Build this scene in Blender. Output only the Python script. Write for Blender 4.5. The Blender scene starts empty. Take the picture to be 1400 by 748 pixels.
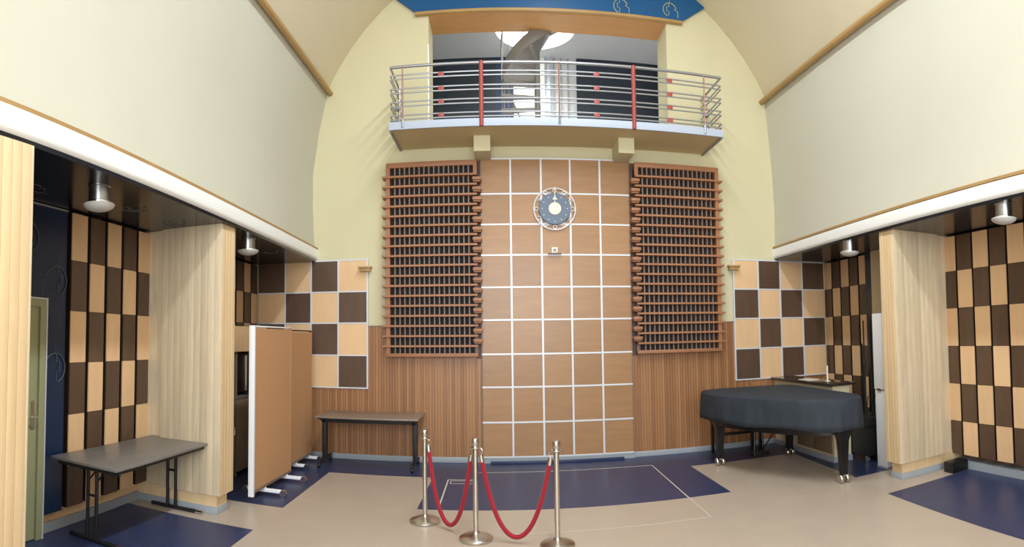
import bpy, bmesh, math, random
from mathutils import Vector, Matrix
PI = math.pi
random.seed(4)
SC = bpy.context.scene
COL = SC.collection

# ---------------------------------------------------------------- camera (hand-held phone panorama: a cylinder)
F = 772.39
cd = bpy.data.cameras.new('camera'); cam = bpy.data.objects.new('camera', cd); COL.objects.link(cam); SC.camera = cam
cd.type = 'PANO'; cd.panorama_type = 'CENTRAL_CYLINDRICAL'
cd.central_cylindrical_range_u_min = -700 / F; cd.central_cylindrical_range_u_max = 700 / F
cd.central_cylindrical_range_v_min = -(748 - 429.73) / F; cd.central_cylindrical_range_v_max = 429.73 / F
cd.central_cylindrical_radius = 1.0
cd.clip_start = 0.05; cd.clip_end = 100
_p, _r, _a = 0.0411, 0.0117, 0.0178
_fw = Vector((0, math.cos(_p), math.sin(_p))); _up = Vector((0, -math.sin(_p), math.cos(_p))); _rt = Vector((1, 0, 0))
_r2 = math.cos(_r) * _rt - math.sin(_r) * _up; _u2 = math.sin(_r) * _rt + math.cos(_r) * _up
_yaw = Matrix.Rotation(-_a, 3, 'Z')
_m = Matrix((_yaw @ _r2, _yaw @ _u2, -(_yaw @ _fw))).transposed().to_4x4()
_m.translation = Vector((-0.817, -8.235, 1.8)); cam.matrix_world = _m

# ---------------------------------------------------------------- world, lights, exposure
w = bpy.data.worlds.new('world'); SC.world = w; w.use_nodes = True
w.node_tree.nodes['Background'].inputs[0].default_value = (0.75, 0.86, 1, 1)
w.node_tree.nodes['Background'].inputs[1].default_value = 1.0
def area(name, loc, rot, sx, sy, power, colr):
    l = bpy.data.lights.new(name, 'AREA'); l.shape = 'RECTANGLE'; l.size = sx; l.size_y = sy; l.energy = power; l.color = colr
    o = bpy.data.objects.new(name, l); o.location = loc; o.rotation_euler = rot; COL.objects.link(o); return o
area('skylight_lamp', (0.1, -5.8, 7.6), (0, 0, 0), 0.45, 7.0, 400, (0.87, 0.935, 1.0))
area('rear_fill_light', (-0.5, -11.7, 3.2), (math.radians(84), 0, math.radians(-4)), 5.0, 4.2, 540, (0.86, 0.93, 1.0))  # added front fill from behind the camera; the wall there has no window
area('stair_skylight_lamp', (-0.2, 1.05, 8.6), (0, 0, 0), 1.6, 1.0, 420, (0.93, 0.97, 1.0))
area('landing_fill_light', (0.6, 1.0, 4.74), (math.radians(180), 0, 0), 3.4, 0.5, 20, (0.95, 0.97, 1.0))  # added upward fill brightening the landing; no lamp stands on its floor
SC.view_settings.view_transform = 'Standard'; SC.view_settings.look = 'None'
SC.view_settings.exposure = 0.22; SC.view_settings.gamma = 1.0; SC.view_settings.use_curve_mapping = False
SC.cycles.max_bounces = 8; SC.cycles.diffuse_bounces = 6

# ---------------------------------------------------------------- helpers
def lin(c):
    c = c / 255.0
    return c / 12.92 if c <= 0.04045 else ((c + 0.055) / 1.055) ** 2.4
def rgb(r, g, b): return (lin(r), lin(g), lin(b), 1)
def mat(name, col, rough=0.6, metal=0.0, spec=0.5, emit=None, es=0.0, coat=0.0):
    m = bpy.data.materials.new(name); m.use_nodes = True
    p = m.node_tree.nodes['Principled BSDF']
    p.inputs['Base Color'].default_value = col; p.inputs['Roughness'].default_value = rough
    p.inputs['Metallic'].default_value = metal; p.inputs['Specular IOR Level'].default_value = spec
    p.inputs['Coat Weight'].default_value = coat
    if emit: p.inputs['Emission Color'].default_value = emit; p.inputs['Emission Strength'].default_value = es
    return m
def vary(m, scale=(1, 1, 1), amt=0.12, detail=3.0, rnd=0.0, bump=0.0, dist=0.0, coord='Object'):
    """noise variation of the base colour along stretched coordinates, optional random value per object"""
    nt = m.node_tree; N = nt.nodes; L = nt.links; p = N['Principled BSDF']
    base = tuple(p.inputs['Base Color'].default_value)
    tc = N.new('ShaderNodeTexCoord'); mp = N.new('ShaderNodeMapping'); mp.inputs['Scale'].default_value = scale
    oi = N.new('ShaderNodeObjectInfo'); ad = N.new('ShaderNodeVectorMath'); ad.operation = 'ADD'
    ml = N.new('ShaderNodeVectorMath'); ml.operation = 'SCALE'; ml.inputs['Scale'].default_value = 40.0
    cmb = N.new('ShaderNodeCombineXYZ')
    for k in range(3): L.new(oi.outputs['Random'], cmb.inputs[k])
    L.new(cmb.outputs[0], ml.inputs[0])
    L.new(tc.outputs[coord], mp.inputs['Vector']); L.new(mp.outputs[0], ad.inputs[0]); L.new(ml.outputs[0], ad.inputs[1])
    nz = N.new('ShaderNodeTexNoise'); nz.inputs['Scale'].default_value = 1.0; nz.inputs['Detail'].default_value = detail
    nz.inputs['Distortion'].default_value = dist
    L.new(ad.outputs[0], nz.inputs['Vector'])
    mr = N.new('ShaderNodeMapRange'); mr.inputs[1].default_value = 0.25; mr.inputs[2].default_value = 0.75
    mr.inputs[3].default_value = 1 - amt; mr.inputs[4].default_value = 1 + amt
    L.new(nz.outputs['Fac'], mr.inputs[0])
    val = mr.outputs[0]
    if rnd:
        r2 = N.new('ShaderNodeMapRange'); r2.inputs[3].default_value = 1 - rnd; r2.inputs[4].default_value = 1 + rnd
        L.new(oi.outputs['Random'], r2.inputs[0])
        mu = N.new('ShaderNodeMath'); mu.operation = 'MULTIPLY'; L.new(val, mu.inputs[0]); L.new(r2.outputs[0], mu.inputs[1]); val = mu.outputs[0]
    sc = N.new('ShaderNodeVectorMath'); sc.operation = 'SCALE'; sc.inputs[0].default_value = base[:3]
    L.new(val, sc.inputs['Scale']); L.new(sc.outputs[0], p.inputs['Base Color'])
    if bump:
        b = N.new('ShaderNodeBump'); b.inputs['Strength'].default_value = bump; b.inputs['Distance'].default_value = 0.01
        L.new(nz.outputs['Fac'], b.inputs['Height']); L.new(b.outputs[0], p.inputs['Normal'])
    return m

M = {}
M['cream'] = vary(mat('cream_plaster', rgb(207, 200, 167), 0.9, spec=0.2), (1.3, 1.3, 1.3), 0.03)
M['cream_side'] = vary(mat('pale_cream_plaster', rgb(198, 196, 181), 0.9, spec=0.2), (1.1, 1.1, 1.1), 0.025)
M['vault'] = vary(mat('vault_plaster', rgb(214, 204, 178), 0.95, spec=0.1), (0.8, 0.8, 0.8), 0.03)
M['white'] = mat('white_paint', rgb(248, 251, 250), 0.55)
M['trimwhite'] = mat('pale_grey_metal_strip', rgb(214, 218, 226), 0.35, 0.1)
M['gold'] = vary(mat('golden_wood_moulding', rgb(172, 138, 88), 0.45), (4, 4, 4), 0.1)
M['goldbrown'] = vary(mat('orange_wood_lining', rgb(186, 138, 86), 0.5), (2, 12, 2), 0.06)
M['navy'] = vary(mat('navy_gloss_paint', rgb(18, 44, 76), 0.28), (1.5, 1.5, 1.5), 0.15)
M['blue'] = vary(mat('blue_gloss_paint', rgb(20, 84, 136), 0.30), (1.5, 1.5, 1.5), 0.08)
M['blackceil'] = vary(mat('near_black_gloss_paint', rgb(17, 23, 34), 0.22), (1.5, 1.5, 1.5), 0.1)
M['emblem'] = mat('faded_yellow_paint', rgb(176, 178, 120), 0.5)
M['emblem_dim'] = mat('dull_olive_paint', rgb(86, 98, 96), 0.5)
M['beige'] = vary(mat('beige_linoleum', rgb(180, 165, 150), 0.33, spec=0.45), (3, 3, 3), 0.05, detail=6)
M['lino_blue'] = vary(mat('blue_linoleum', rgb(48, 58, 92), 0.34, spec=0.35), (6, 6, 6), 0.10, detail=6)
M['seam'] = mat('floor_seam', rgb(205, 196, 190), 0.5)
M['base'] = mat('grey_blue_skirting', rgb(156, 163, 170), 0.4)
M['tile_l'] = vary(mat('light_veneer', rgb(228, 190, 146), 0.42), (9, 9, 1.6), 0.05, rnd=0.05)
M['tile_d'] = vary(mat('dark_veneer', rgb(90, 68, 52), 0.42), (12, 12, 2), 0.14, rnd=0.10)
M['dark_edge'] = mat('dark_brown_edge', rgb(38, 24, 20), 0.5)
M['panel'] = vary(mat('mid_brown_veneer', rgb(160, 120, 82), 0.33), (2.5, 2.5, 14), 0.09, rnd=0.07)
M['lattice'] = vary(mat('red_brown_lattice_wood', rgb(158, 108, 74), 0.5), (3, 3, 3), 0.10, rnd=0.06)
M['slat'] = vary(mat('grey_brown_slat_wood', rgb(128, 106, 94), 0.5), (30, 30, 3), 0.12)
M['lattice_back'] = vary(mat('dark_lattice_backing', rgb(26, 22, 28), 0.7), (3, 3, 3), 0.3)
M['plank'] = vary(mat('maple_plank', rgb(210, 192, 162), 0.45), (16, 16, 1.1), 0.13, detail=6, rnd=0.10, dist=1.6)
M['plank_side'] = vary(mat('warm_maple_plank', rgb(220, 192, 150), 0.45), (14, 14, 1.5), 0.08, detail=5, rnd=0.05, dist=1.0)
M['door'] = vary(mat('olive_green_paint', rgb(160, 164, 128), 0.45), (1, 1, 1), 0.03)
M['chrome'] = mat('chrome', (0.78, 0.77, 0.74, 1), 0.16, 1.0)
M['lampmetal'] = mat('satin_lamp_metal', (0.42, 0.42, 0.43, 1), 0.3, 1.0)
M['steel'] = mat('brushed_steel', (0.62, 0.59, 0.54, 1), 0.28, 1.0)
M['rail'] = mat('satin_rail_steel', rgb(160, 162, 168), 0.32, 0.7)
M['red'] = mat('brick_red_paint', rgb(150, 66, 60), 0.45)
M['thinpost'] = mat('brown_post_paint', rgb(150, 104, 88), 0.4)
M['sideboard'] = mat('dark_brown_board', rgb(84, 58, 44), 0.5)
M['velvet'] = vary(mat('red_velvet', rgb(146, 12, 34), 0.85), (60, 60, 60), 0.18)
M['velvet'].node_tree.nodes['Principled BSDF'].inputs['Sheen Weight'].default_value = 0.15
M['black'] = mat('black_lacquer', rgb(18, 18, 20), 0.35)
M['blackmatte'] = mat('black_powder_coat', rgb(24, 24, 27), 0.5)
M['cloth'] = vary(mat('dark_slate_cloth', rgb(42, 50, 60), 0.8), (14, 14, 5), 0.14, bump=0.15)
M['greytop'] = vary(mat('grey_wood_laminate', rgb(116, 112, 108), 0.35), (18, 1.4, 2), 0.14, detail=5, dist=0.6)
M['taupetop'] = vary(mat('taupe_laminate', rgb(136, 120, 108), 0.35), (3, 3, 3), 0.04)
M['cork'] = vary(mat('cork_hessian', rgb(190, 144, 102), 0.85), (90, 90, 90), 0.06)
M['whitealu'] = mat('white_aluminium', rgb(232, 234, 238), 0.35)
M['glass'] = mat('frosted_lamp_glass', rgb(200, 200, 198), 0.3)
M['clockface'] = mat('slate_blue_clock_face', rgb(92, 108, 130), 0.35)
M['offwhite'] = mat('off_white_plastic', rgb(232, 228, 212), 0.45)
M['grey'] = mat('grey_paint', rgb(150, 148, 146), 0.7)
M['stairgrey'] = mat('grey_stair_metal', rgb(128, 124, 120), 0.5, 0.2)
M['lightgrey'] = mat('light_grey_wall_paint', rgb(196, 198, 200), 0.7)
M['charcoal'] = mat('charcoal_panel', rgb(34, 44, 56), 0.5)
M['navypanel'] = mat('deep_navy_panel', rgb(26, 48, 84), 0.45)
M['skylit'] = mat('bright_skylight', (1, 1, 1, 1), 0.5, emit=(0.93, 0.97, 1, 1), es=2.2)
M['counter'] = mat('dark_stone_counter', rgb(48, 40, 38), 0.15)
M['creamcab'] = mat('cream_cabinet', rgb(214, 200, 168), 0.5)
M['browncab'] = mat('grey_brown_door', rgb(136, 118, 94), 0.4)
M['fascia'] = mat('pale_blue_grey_paint', rgb(172, 182, 200), 0.5)
M['soffit'] = mat('soffit_paint', rgb(206, 188, 148), 0.9, spec=0.1)
# narrow vertical boards: colour by board, from the object coordinate
M['wains'] = mat('walnut_boards', rgb(160, 108, 70), 0.42)
def board_mat(m, pitch):
    nt = m.node_tree; N = nt.nodes; L = nt.links; p = N['Principled BSDF']
    tc = N.new('ShaderNodeTexCoord'); sx = N.new('ShaderNodeSeparateXYZ'); L.new(tc.outputs['Object'], sx.inputs[0])
    dv = N.new('ShaderNodeMath'); dv.operation = 'DIVIDE'; dv.inputs[1].default_value = pitch; L.new(sx.outputs[0], dv.inputs[0])
    fl = N.new('ShaderNodeMath'); fl.operation = 'FLOOR'; L.new(dv.outputs[0], fl.inputs[0])
    wn = N.new('ShaderNodeTexWhiteNoise'); wn.noise_dimensions = '1D'; L.new(fl.outputs[0], wn.inputs['W'])
    mp = N.new('ShaderNodeMapping'); mp.inputs['Scale'].default_value = (40, 40, 2.5); L.new(tc.outputs['Object'], mp.inputs[0])
    nz = N.new('ShaderNodeTexNoise'); nz.inputs['Scale'].default_value = 1; nz.inputs['Detail'].default_value = 4; L.new(mp.outputs[0], nz.inputs['Vector'])
    ad = N.new('ShaderNodeMath'); ad.operation = 'MULTIPLY_ADD'; ad.inputs[1].default_value = 0.5
    L.new(nz.outputs['Fac'], ad.inputs[0]); L.new(wn.outputs['Value'], ad.inputs[2])
    cr = N.new('ShaderNodeValToRGB'); cr.color_ramp.elements[0].color = rgb(134, 92, 60); cr.color_ramp.elements[1].color = rgb(168, 120, 80)
    cr.color_ramp.elements[0].position = 0.1; cr.color_ramp.elements[1].position = 1.2 if False else 1.0
    L.new(ad.outputs[0], cr.inputs[0]); L.new(cr.outputs[0], p.inputs['Base Color'])
PITCH = 0.042
board_mat(M['wains'], PITCH)

class MB:
    """collects shapes in one bmesh"""
    def __init__(s): s.bm = bmesh.new()
    def box(s, x0, x1, y0, y1, z0, z1, bev=0.0):
        b = bmesh.new()
        vs = [b.verts.new((x, y, z)) for z in (z0, z1) for y in (y0, y1) for x in (x0, x1)]
        for f in ((0, 2, 3, 1), (4, 5, 7, 6), (0, 1, 5, 4), (2, 6, 7, 3), (0, 4, 6, 2), (1, 3, 7, 5)):
            b.faces.new([vs[i] for i in f])
        bmesh.ops.recalc_face_normals(b, faces=b.faces)
        if bev: bmesh.ops.bevel(b, geom=b.edges[:] , offset=bev, segments=2, profile=0.6, affect='EDGES')
        s.merge(b); return s
    def merge(s, b, mtx=None):
        me = bpy.data.meshes.new('t'); b.to_mesh(me); b.free()
        if mtx: me.transform(mtx)
        s.bm.from_mesh(me); bpy.data.meshes.remove(me)
    def prism(s, pts, y0, y1, axis='y'):
        """polygon pts (a, b) extruded; axis y: (x,z) pts, axis z: (x,y) pts, axis x: (y,z) pts"""
        def P(a, b, t): return {'y': (a, t, b), 'z': (a, b, t), 'x': (t, a, b)}[axis]
        b = bmesh.new(); A = [b.verts.new(P(p[0], p[1], y0)) for p in pts]; Bv = [b.verts.new(P(p[0], p[1], y1)) for p in pts]
        n = len(pts); b.faces.new(A); b.faces.new(Bv[::-1])
        for i in range(n): b.faces.new((A[i], A[(i + 1) % n], Bv[(i + 1) % n], Bv[i]))
        bmesh.ops.recalc_face_normals(b, faces=b.faces); s.merge(b); return s
    def tube(s, pts, r, seg=10, caps=True, closed=False, r1=None):
        pts = [Vector(p) for p in pts]; n = len(pts); b = bmesh.new(); rings = []
        prev = None
        for i, p in enumerate(pts):
            if closed: t = (pts[(i + 1) % n] - pts[i - 1]).normalized()
            else: t = (pts[min(i + 1, n - 1)] - pts[max(i - 1, 0)]).normalized()
            if prev is None:
                u = t.cross(Vector((0, 0, 1)))
                if u.length < 1e-3: u = t.cross(Vector((1, 0, 0)))
            else: u = prev - t * prev.dot(t)
            u.normalize(); prev = u; v = t.cross(u)
            rr = r if r1 is None else r + (r1 - r) * i / (n - 1)
            rings.append([b.verts.new(p + (u * math.cos(a) + v * math.sin(a)) * rr) for a in [2 * PI * k / seg for k in range(seg)]])
        m = n if closed else n - 1
        for i in range(m):
            A, Bq = rings[i], rings[(i + 1) % n]
            for k in range(seg):
                f = b.faces.new((A[k], A[(k + 1) % seg], Bq[(k + 1) % seg], Bq[k])); f.smooth = True
        if caps and not closed: b.faces.new(rings[0][::-1]); b.faces.new(rings[-1])
        bmesh.ops.recalc_face_normals(b, faces=b.faces); s.merge(b); return s
    def lathe(s, prof, c=(0, 0, 0), seg=32, axis='z'):
        """prof [(r, h)]; closed at r=0"""
        b = bmesh.new(); rings = []
        for r, h in prof:
            if r < 1e-6: rings.append([b.verts.new(Vector((0, 0, h)))])
            else: rings.append([b.verts.new(Vector((r * math.cos(2 * PI * k / seg), r * math.sin(2 * PI * k / seg), h))) for k in range(seg)])
        for A, Bq in zip(rings, rings[1:]):
            for k in range(seg):
                k2 = (k + 1) % seg
                if len(A) == 1 and len(Bq) == 1: continue
                if len(A) == 1: f = b.faces.new((A[0], Bq[k], Bq[k2]))
                elif len(Bq) == 1: f = b.faces.new((A[k], A[k2], Bq[0]))
                else: f = b.faces.new((A[k], A[k2], Bq[k2], Bq[k]))
                f.smooth = True
        bmesh.ops.recalc_face_normals(b, faces=b.faces)
        mtx = Matrix.Translation(c)
        if axis == 'y': mtx = mtx @ Matrix.Rotation(PI / 2, 4, 'X')
        if axis == 'x': mtx = mtx @ Matrix.Rotation(PI / 2, 4, 'Y')
        s.merge(b, mtx); return s
    def mesh(s, name, m):
        me = bpy.data.meshes.new(name); s.bm.to_mesh(me); s.bm.free(); me.materials.append(m)
        try: me.set_sharp_from_angle(angle=math.radians(38))
        except Exception: pass
        return me
    def obj(s, name, m, parent=None, loc=None, rot=None):
        return put(name, s.mesh(name, m), parent, loc, rot)
def put(name, me, parent=None, loc=None, rot=None):
    o = bpy.data.objects.new(name, me); COL.objects.link(o)
    if parent: o.parent = parent
    if loc: o.location = loc
    if rot: o.rotation_euler = rot
    return o
def tag(o, label=None, cat=None, group=None, kind=None):
    if label: o['label'] = label
    if cat: o['category'] = cat
    if group: o['group'] = group
    if kind: o['kind'] = kind
    return o
def thing(name, loc, label, cat, group=None, rz=0):
    o = bpy.data.objects.new(name, None); COL.objects.link(o); o.location = loc; o.rotation_euler = (0, 0, rz)
    o.empty_display_size = 0.1
    return tag(o, label, cat, group)
def copy_tree(o, parent=None):
    c = o.copy(); COL.objects.link(c); c.parent = parent
    for ch in [x for x in list(COL.objects) if x.parent == o]: copy_tree(ch, c)
    return c
K = 0.0365                       # the side walls splay by two degrees
def XL(x0, y): return x0 - K * y
def XR(x0, y): return x0 + K * y
ANG = math.atan(K)

# ================================================================ STRUCTURE
YB = -12.0
fl = MB().box(-5.2, 5.2, YB, 0.0, -0.2, 0.0).obj('floor', M['beige'])
tag(fl, 'beige linoleum floor of the hall with blue inlays', 'floor', kind='structure')
INL = [[(-1.73, 0), (-1.73, -2.27), (1.69, -2.26), (1.69, 0)],
       [(-4.7, 0), (-4.7, -0.90), (-1.73, -0.90), (-1.73, 0)],
       [(1.69, 0), (1.69, -0.86), (4.6, -0.86), (4.6, 0)],
       [(-4.7, -0.90), (-4.62, -2.60), (-3.11, -2.60), (-3.13, -0.90)],
       [(3.28, -0.86), (3.20, -2.58), (4.5, -2.58), (4.5, -0.86)],
       [(-4.6, -3.34), (-4.5, -6.0), (-3.03, -6.0), (-3.10, -3.36)],
       [(3.05, -3.38), (2.86, -6.0), (4.5, -6.0), (4.42, -3.36)]]
for pl in INL:
    MB().prism(pl, 0.0002, 0.002, 'z').obj('lino_inlay', M['lino_blue'], fl)
def ribbon(pts, wd, z, m, name, parent):
    b = MB()
    for a, c in zip(pts, pts[1:]):
        a = Vector((*a, 0)); c = Vector((*c, 0)); d = (c - a).normalized(); nn = Vector((-d.y, d.x, 0)) * wd / 2
        q = [a + nn, c + nn, c - nn, a - nn]
        b.prism([(p.x, p.y) for p in q], z, z + 0.0012, 'z')
    return b.obj(name, m, parent)
ribbon([(-1.16, -0.62), (0.5, -0.60), (1.21, -0.61), (1.17, -2.97), (-0.38, -2.98), (-0.90, -3.0)], 0.014, 0.0021, M['seam'], 'hatch_seam', fl)
ribbon([(-1.51, -2.16), (-1.52, -1.01), (-1.20, -1.01)], 0.018, 0.0021, M['seam'], 'hatch_seam', fl)
ribbon([(-1.20, -1.07), (-1.48, -1.07), (-1.48, -1.20), (-1.20, -1.20)], 0.012, 0.0021, M['seam'], 'hatch_seam', fl)

# --- back wall with the balcony opening (0.5 m thick)
RV, ZV = 3.86, 3.93
def vault_pts(sgn, f0=26.6, f1=90, n=12):
    return [(sgn * RV * math.cos(math.radians(f0 + (f1 - f0) * i / n)), ZV + RV * math.sin(math.radians(f0 + (f1 - f0) * i / n))) for i in range(n + 1)]
lowL = [(-3.63, 3.1), (-3.69, 3.8), (-3.69, 4.34), (-3.59, 5.01)]
lowR = [(3.54, 3.1), (3.55, 3.8), (3.53, 4.34), (3.47, 5.01)]
OX0, OX1, OZ0, OZ1 = -1.87, 1.75, 4.70, 6.66
LP = vault_pts(-1); RP = vault_pts(1)
def clipx(pts, x, keep_left):   # insert the point on the polyline at x
    out = []
    for a, b in zip(pts, pts[1:]):
        ina = (a[0] <= x) if keep_left else (a[0] >= x); inb = (b[0] <= x) if keep_left else (b[0] >= x)
        if ina: out.append(a)
        if ina != inb:
            t = (x - a[0]) / (b[0] - a[0]); out.append((x, a[1] + t * (b[1] - a[1])))
    return out
wb = MB()
e = 0.12   # pushed a little past the room profile so no gap shows
Lout = [(p[0] - e, p[1]) for p in lowL] + [(p[0] - e * 0.7, p[1] + e * 0.7) for p in clipx(LP, OX0 - 0.1, True)]
Rout = [(p[0] + e, p[1]) for p in lowR] + [(p[0] + e * 0.7, p[1] + e * 0.7) for p in clipx(RP, OX1 + 0.1, False)]
wb.prism([(OX0, 3.05), (-4.9, 3.05), (-4.9, 3.15)] + [(Lout[0][0], 3.15)] + Lout[1:] + [(OX0, Lout[-1][1] + 0.05)], 0.0, 0.5)
wb.prism([(OX1, 3.05), (4.8, 3.05), (4.8, 3.15)] + [(Rout[0][0], 3.15)] + Rout[1:] + [(OX1, Rout[-1][1] + 0.05)], 0.0, 0.5)
wb.box(OX0, OX1, 0, 0.5, 3.05, OZ0)
wb.box(OX0, OX1, 0, 0.5, OZ1, 8.0)
wb.box(-4.9, 4.8, 0, 0.5, 0, 3.05)
wall_back = wb.obj('wall_back', M['cream'])
tag(wall_back, 'cream end wall with the balcony opening, tiles and wood panelling', 'wall', kind='structure')
MB().box(OX0, OX1, -0.012, 0.51, OZ1 - 0.03, OZ1).obj('opening_lining', M['goldbrown'], wall_back)
MB().box(OX0 - 0.014, OX0 + 0.003, -0.003, 0.012, OZ0, OZ1 - 0.45).obj('painted_corner_glint', M['white'], wall_back)  # white strip paints the bright lit edge of the left jamb, lower span only

# blue gable face above the opening, with its wood moulding and painted emblems
blue = [(-2.05, 6.68), (1.98, 6.68), (2.36, 6.98)] + [(x * 0.995, z - 0.01) for x, z in clipx(RP, 2.36, True)][0:] 
top = [(x, z) for x, z in RP if x < 2.3]
topL = [(x, z) for x, z in LP if x > -2.3]
bl = MB(); bl.prism([(-2.05, 6.68), (1.98, 6.68), (2.38, 6.97)] + top + topL[::-1][1:] + [(-2.40, 6.97)], -0.05, -0.001)
bl.obj('gable_panel', M['blue'], wall_back)
MB().box(-2.07, 2.0, -0.075, -0.002, 6.64, 6.682, 0.006).obj('gable_moulding', M['gold'], wall_back)
def arc(cx, cz, r, a0, a1, n=18): return [(cx + r * math.cos(math.radians(a0 + (a1 - a0) * i / n)), cz + r * math.sin(math.radians(a0 + (a1 - a0) * i / n))) for i in range(n + 1)]
def emblem(put3, s=1.0, th=0.006):
    s *= 1.25
    """painted emblem: open ring with stepped key lines; put3 maps (a, b) to a point on the surface"""
    b = MB()
    b.tube([put3(a * s, c * s) for a, c in arc(0, 0, 0.085, 15, 250)], th, 5)
    b.tube([put3(a * s, c * s) for a, c in [(-0.012, 0.085), (-0.012, 0.035), (-0.038, 0.035), (-0.038, -0.02), (-0.012, -0.02), (-0.012, -0.075)]], th * 0.8, 5)
    b.tube([put3(a * s, c * s) for a, c in [(0.082, 0.022), (0.055, 0.015), (0.105, -0.015), (0.105, -0.09)]], th * 0.8, 5)
    b.tube([put3(a * s, c * s) for a, c in [(0.0, 0.15), (0.0, 0.085)]], th * 0.4, 5)
    return b
for x, z, s in [(1.02, 6.80, 1.0), (1.80, 6.84, 1.0), (0.05, 7.05, 1.0), (-0.72, 6.95, 1.0), (-1.6, 7.0, 1.0), (0.5, 7.25, 1.0), (-0.3, 7.4, 1.0)]:
    emblem(lambda a, c: (x + a, -0.052, z + c), s).obj('painted_emblem', M['emblem'], wall_back)

# centre panelling: 5 x 9 veneer panels with pale strips
GX = [-1.11, -0.673, -0.226, 0.203, 0.646, 1.09]
GZ = [4.42, 3.90, 3.45, 3.0, 2.53, 2.055, 1.56, 1.085, 0.58, 0.085]
MB().box(GX[0], GX[-1], -0.045, -0.001, 0.085, 4.42).obj('panel_backing', M['dark_edge'], wall_back)
for i in range(5):
    for j in range(9):
        a, c = GX[i] + 0.006, GX[i + 1] - 0.006; d, f = GZ[j + 1] + 0.006, GZ[j] - 0.006
        b = MB().box(-(c - a) / 2, (c - a) / 2, -0.012, 0.0, -(f - d) / 2, (f - d) / 2)
        b.obj('veneer_panel', M['panel'], wall_back, ((a + c) / 2, -0.044, (d + f) / 2))
for x in GX[1:-1]: MB().box(x - 0.013, x + 0.013, -0.064, -0.045, 0.085, 4.43).obj('panel_strip', M['trimwhite'], wall_back)
for x in (GX[0], GX[-1]): MB().box(x - 0.008, x + 0.008, -0.056, -0.001, 0.085, 4.42).obj('panel_strip', M['slat'], wall_back)
for xa_, xb_ in ((-1.185, GX[0] - 0.01), (GX[-1] + 0.01, 1.185)): MB().box(xa_, xb_, -0.025, -0.001, 1.5, 4.40).obj('side_board', M['sideboard'], wall_back)
for z in GZ: MB().box(GX[0], GX[-1], -0.062, -0.045, z - 0.012, z + 0.012).obj('panel_strip', M['trimwhite'], wall_back)

# checkered tiles at both sides of the end wall
TZ = [2.985, 2.505, 2.03, 1.545, 1.06]
def checker(xs, first_dark, zs):
    MB().box(xs[0], xs[-1], -0.02, -0.001, zs[-1], zs[0]).obj('tile_backing', M['dark_edge'], wall_back)
    for i in range(len(xs) - 1):
        for j in range(4):
            a, c, d, f = xs[i] + 0.008, xs[i + 1] - 0.008, zs[j + 1] + 0.008, zs[j] - 0.008
            dark = ((i + j) % 2 == 0) == first_dark
            b = MB().box(-(c - a) / 2, (c - a) / 2, -0.015, 0, -(f - d) / 2, (f - d) / 2)
            b.obj('tile', M['tile_d'] if dark else M['tile_l'], wall_back, ((a + c) / 2, -0.019, (d + f) / 2))
    for x in xs[1:] if xs[0] < 0 else xs[:-1]: MB().box(x - 0.011, x + 0.011, -0.042, -0.018, zs[-1] - 0.011, zs[0] + 0.011).obj('tile_strip', M['trimwhite'], wall_back)
    for z in zs: MB().box(xs[0], xs[-1], -0.040, -0.018, z - 0.010, z + 0.010).obj('tile_strip', M['trimwhite'], wall_back)
checker([-4.60, -4.13, -3.70, -3.265, -2.81], True, TZ)
checker([2.765, 3.20, 3.60, 4.02, 4.46], False, [2.97, 2.50, 2.03, 1.55, 1.06])

# wainscot of narrow vertical boards
def wainscot(x0, x1, ztop):
    b = MB(); k0 = math.ceil(x0 / PITCH); k1 = math.floor(x1 / PITCH)
    b.box(x0, x1, -0.006, -0.001, 0.08, ztop)
    for k in range(k0 - 1, k1 + 1):
        xa_, xb_ = max(x0, k * PITCH + 0.0015), min(x1, (k + 1) * PITCH - 0.0025)
        if xb_ - xa_ < 0.005: continue
        b.box(xa_, xb_, -0.018, -0.005, 0.08, ztop)
    tag(b.obj('vertical_boards', M['wains'], wall_back), 'narrow brown vertical boards', kind='stuff')
wainscot(-4.60, -2.80, 1.05); wainscot(-2.80, -1.12, 1.98); wainscot(1.10, 2.76, 1.98); wainscot(2.76, 4.46, 1.05)
MB().box(-2.80, -1.12, -0.024, -0.001, 1.975, 1.99).obj('board_cap', M['slat'], wall_back)
MB().box(1.10, 2.76, -0.024, -0.001, 1.975, 1.99).obj('board_cap', M['slat'], wall_back)

# --- upper side walls, leaning, as ruled shells
def side_wall(sgn, prof, name, label):
    b = MB(); bm = bmesh.new(); ys = [0.0, YB]
    rows = []
    for i, (x, z) in enumerate(prof):
        f = 1 - i / (len(prof) - 1)
        r = []
        for y in ys:
            xx = abs(x) + K * y * f
            r.append((sgn * xx, y, z))
        rows.append(r)
    inn = [[bm.verts.new(p) for p in r] for r in rows]
    out = [[bm.verts.new((p[0] + sgn * 0.25, p[1], p[2])) for p in r] for r in rows]
    n = len(rows)
    for i in range(n - 1):
        bm.faces.new((inn[i][0], inn[i][1], inn[i + 1][1], inn[i + 1][0])).smooth = True
        bm.faces.new((out[i][0], out[i][1], out[i + 1][1], out[i + 1][0]))
    for k in (0, 1):
        for i in range(n - 1): bm.faces.new((inn[i][k], inn[i + 1][k], out[i + 1][k], out[i][k]))
    for i in (0, n - 1): bm.faces.new((inn[i][0], inn[i][1], out[i][1], out[i][0]))
    bmesh.ops.recalc_face_normals(bm, faces=bm.faces)
    b.merge(bm)
    o = b.obj(name, M['cream_side']); tag(o, label, 'wall', kind='structure'); return o
wall_left = side_wall(-1, [(-3.64, 3.0), (-3.66, 3.2), (-3.69, 3.8), (-3.69, 4.34), (-3.59, 5.01), (-3.44, 5.66)], 'wall_left', 'tall leaning cream plaster wall above the left beam')
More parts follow.
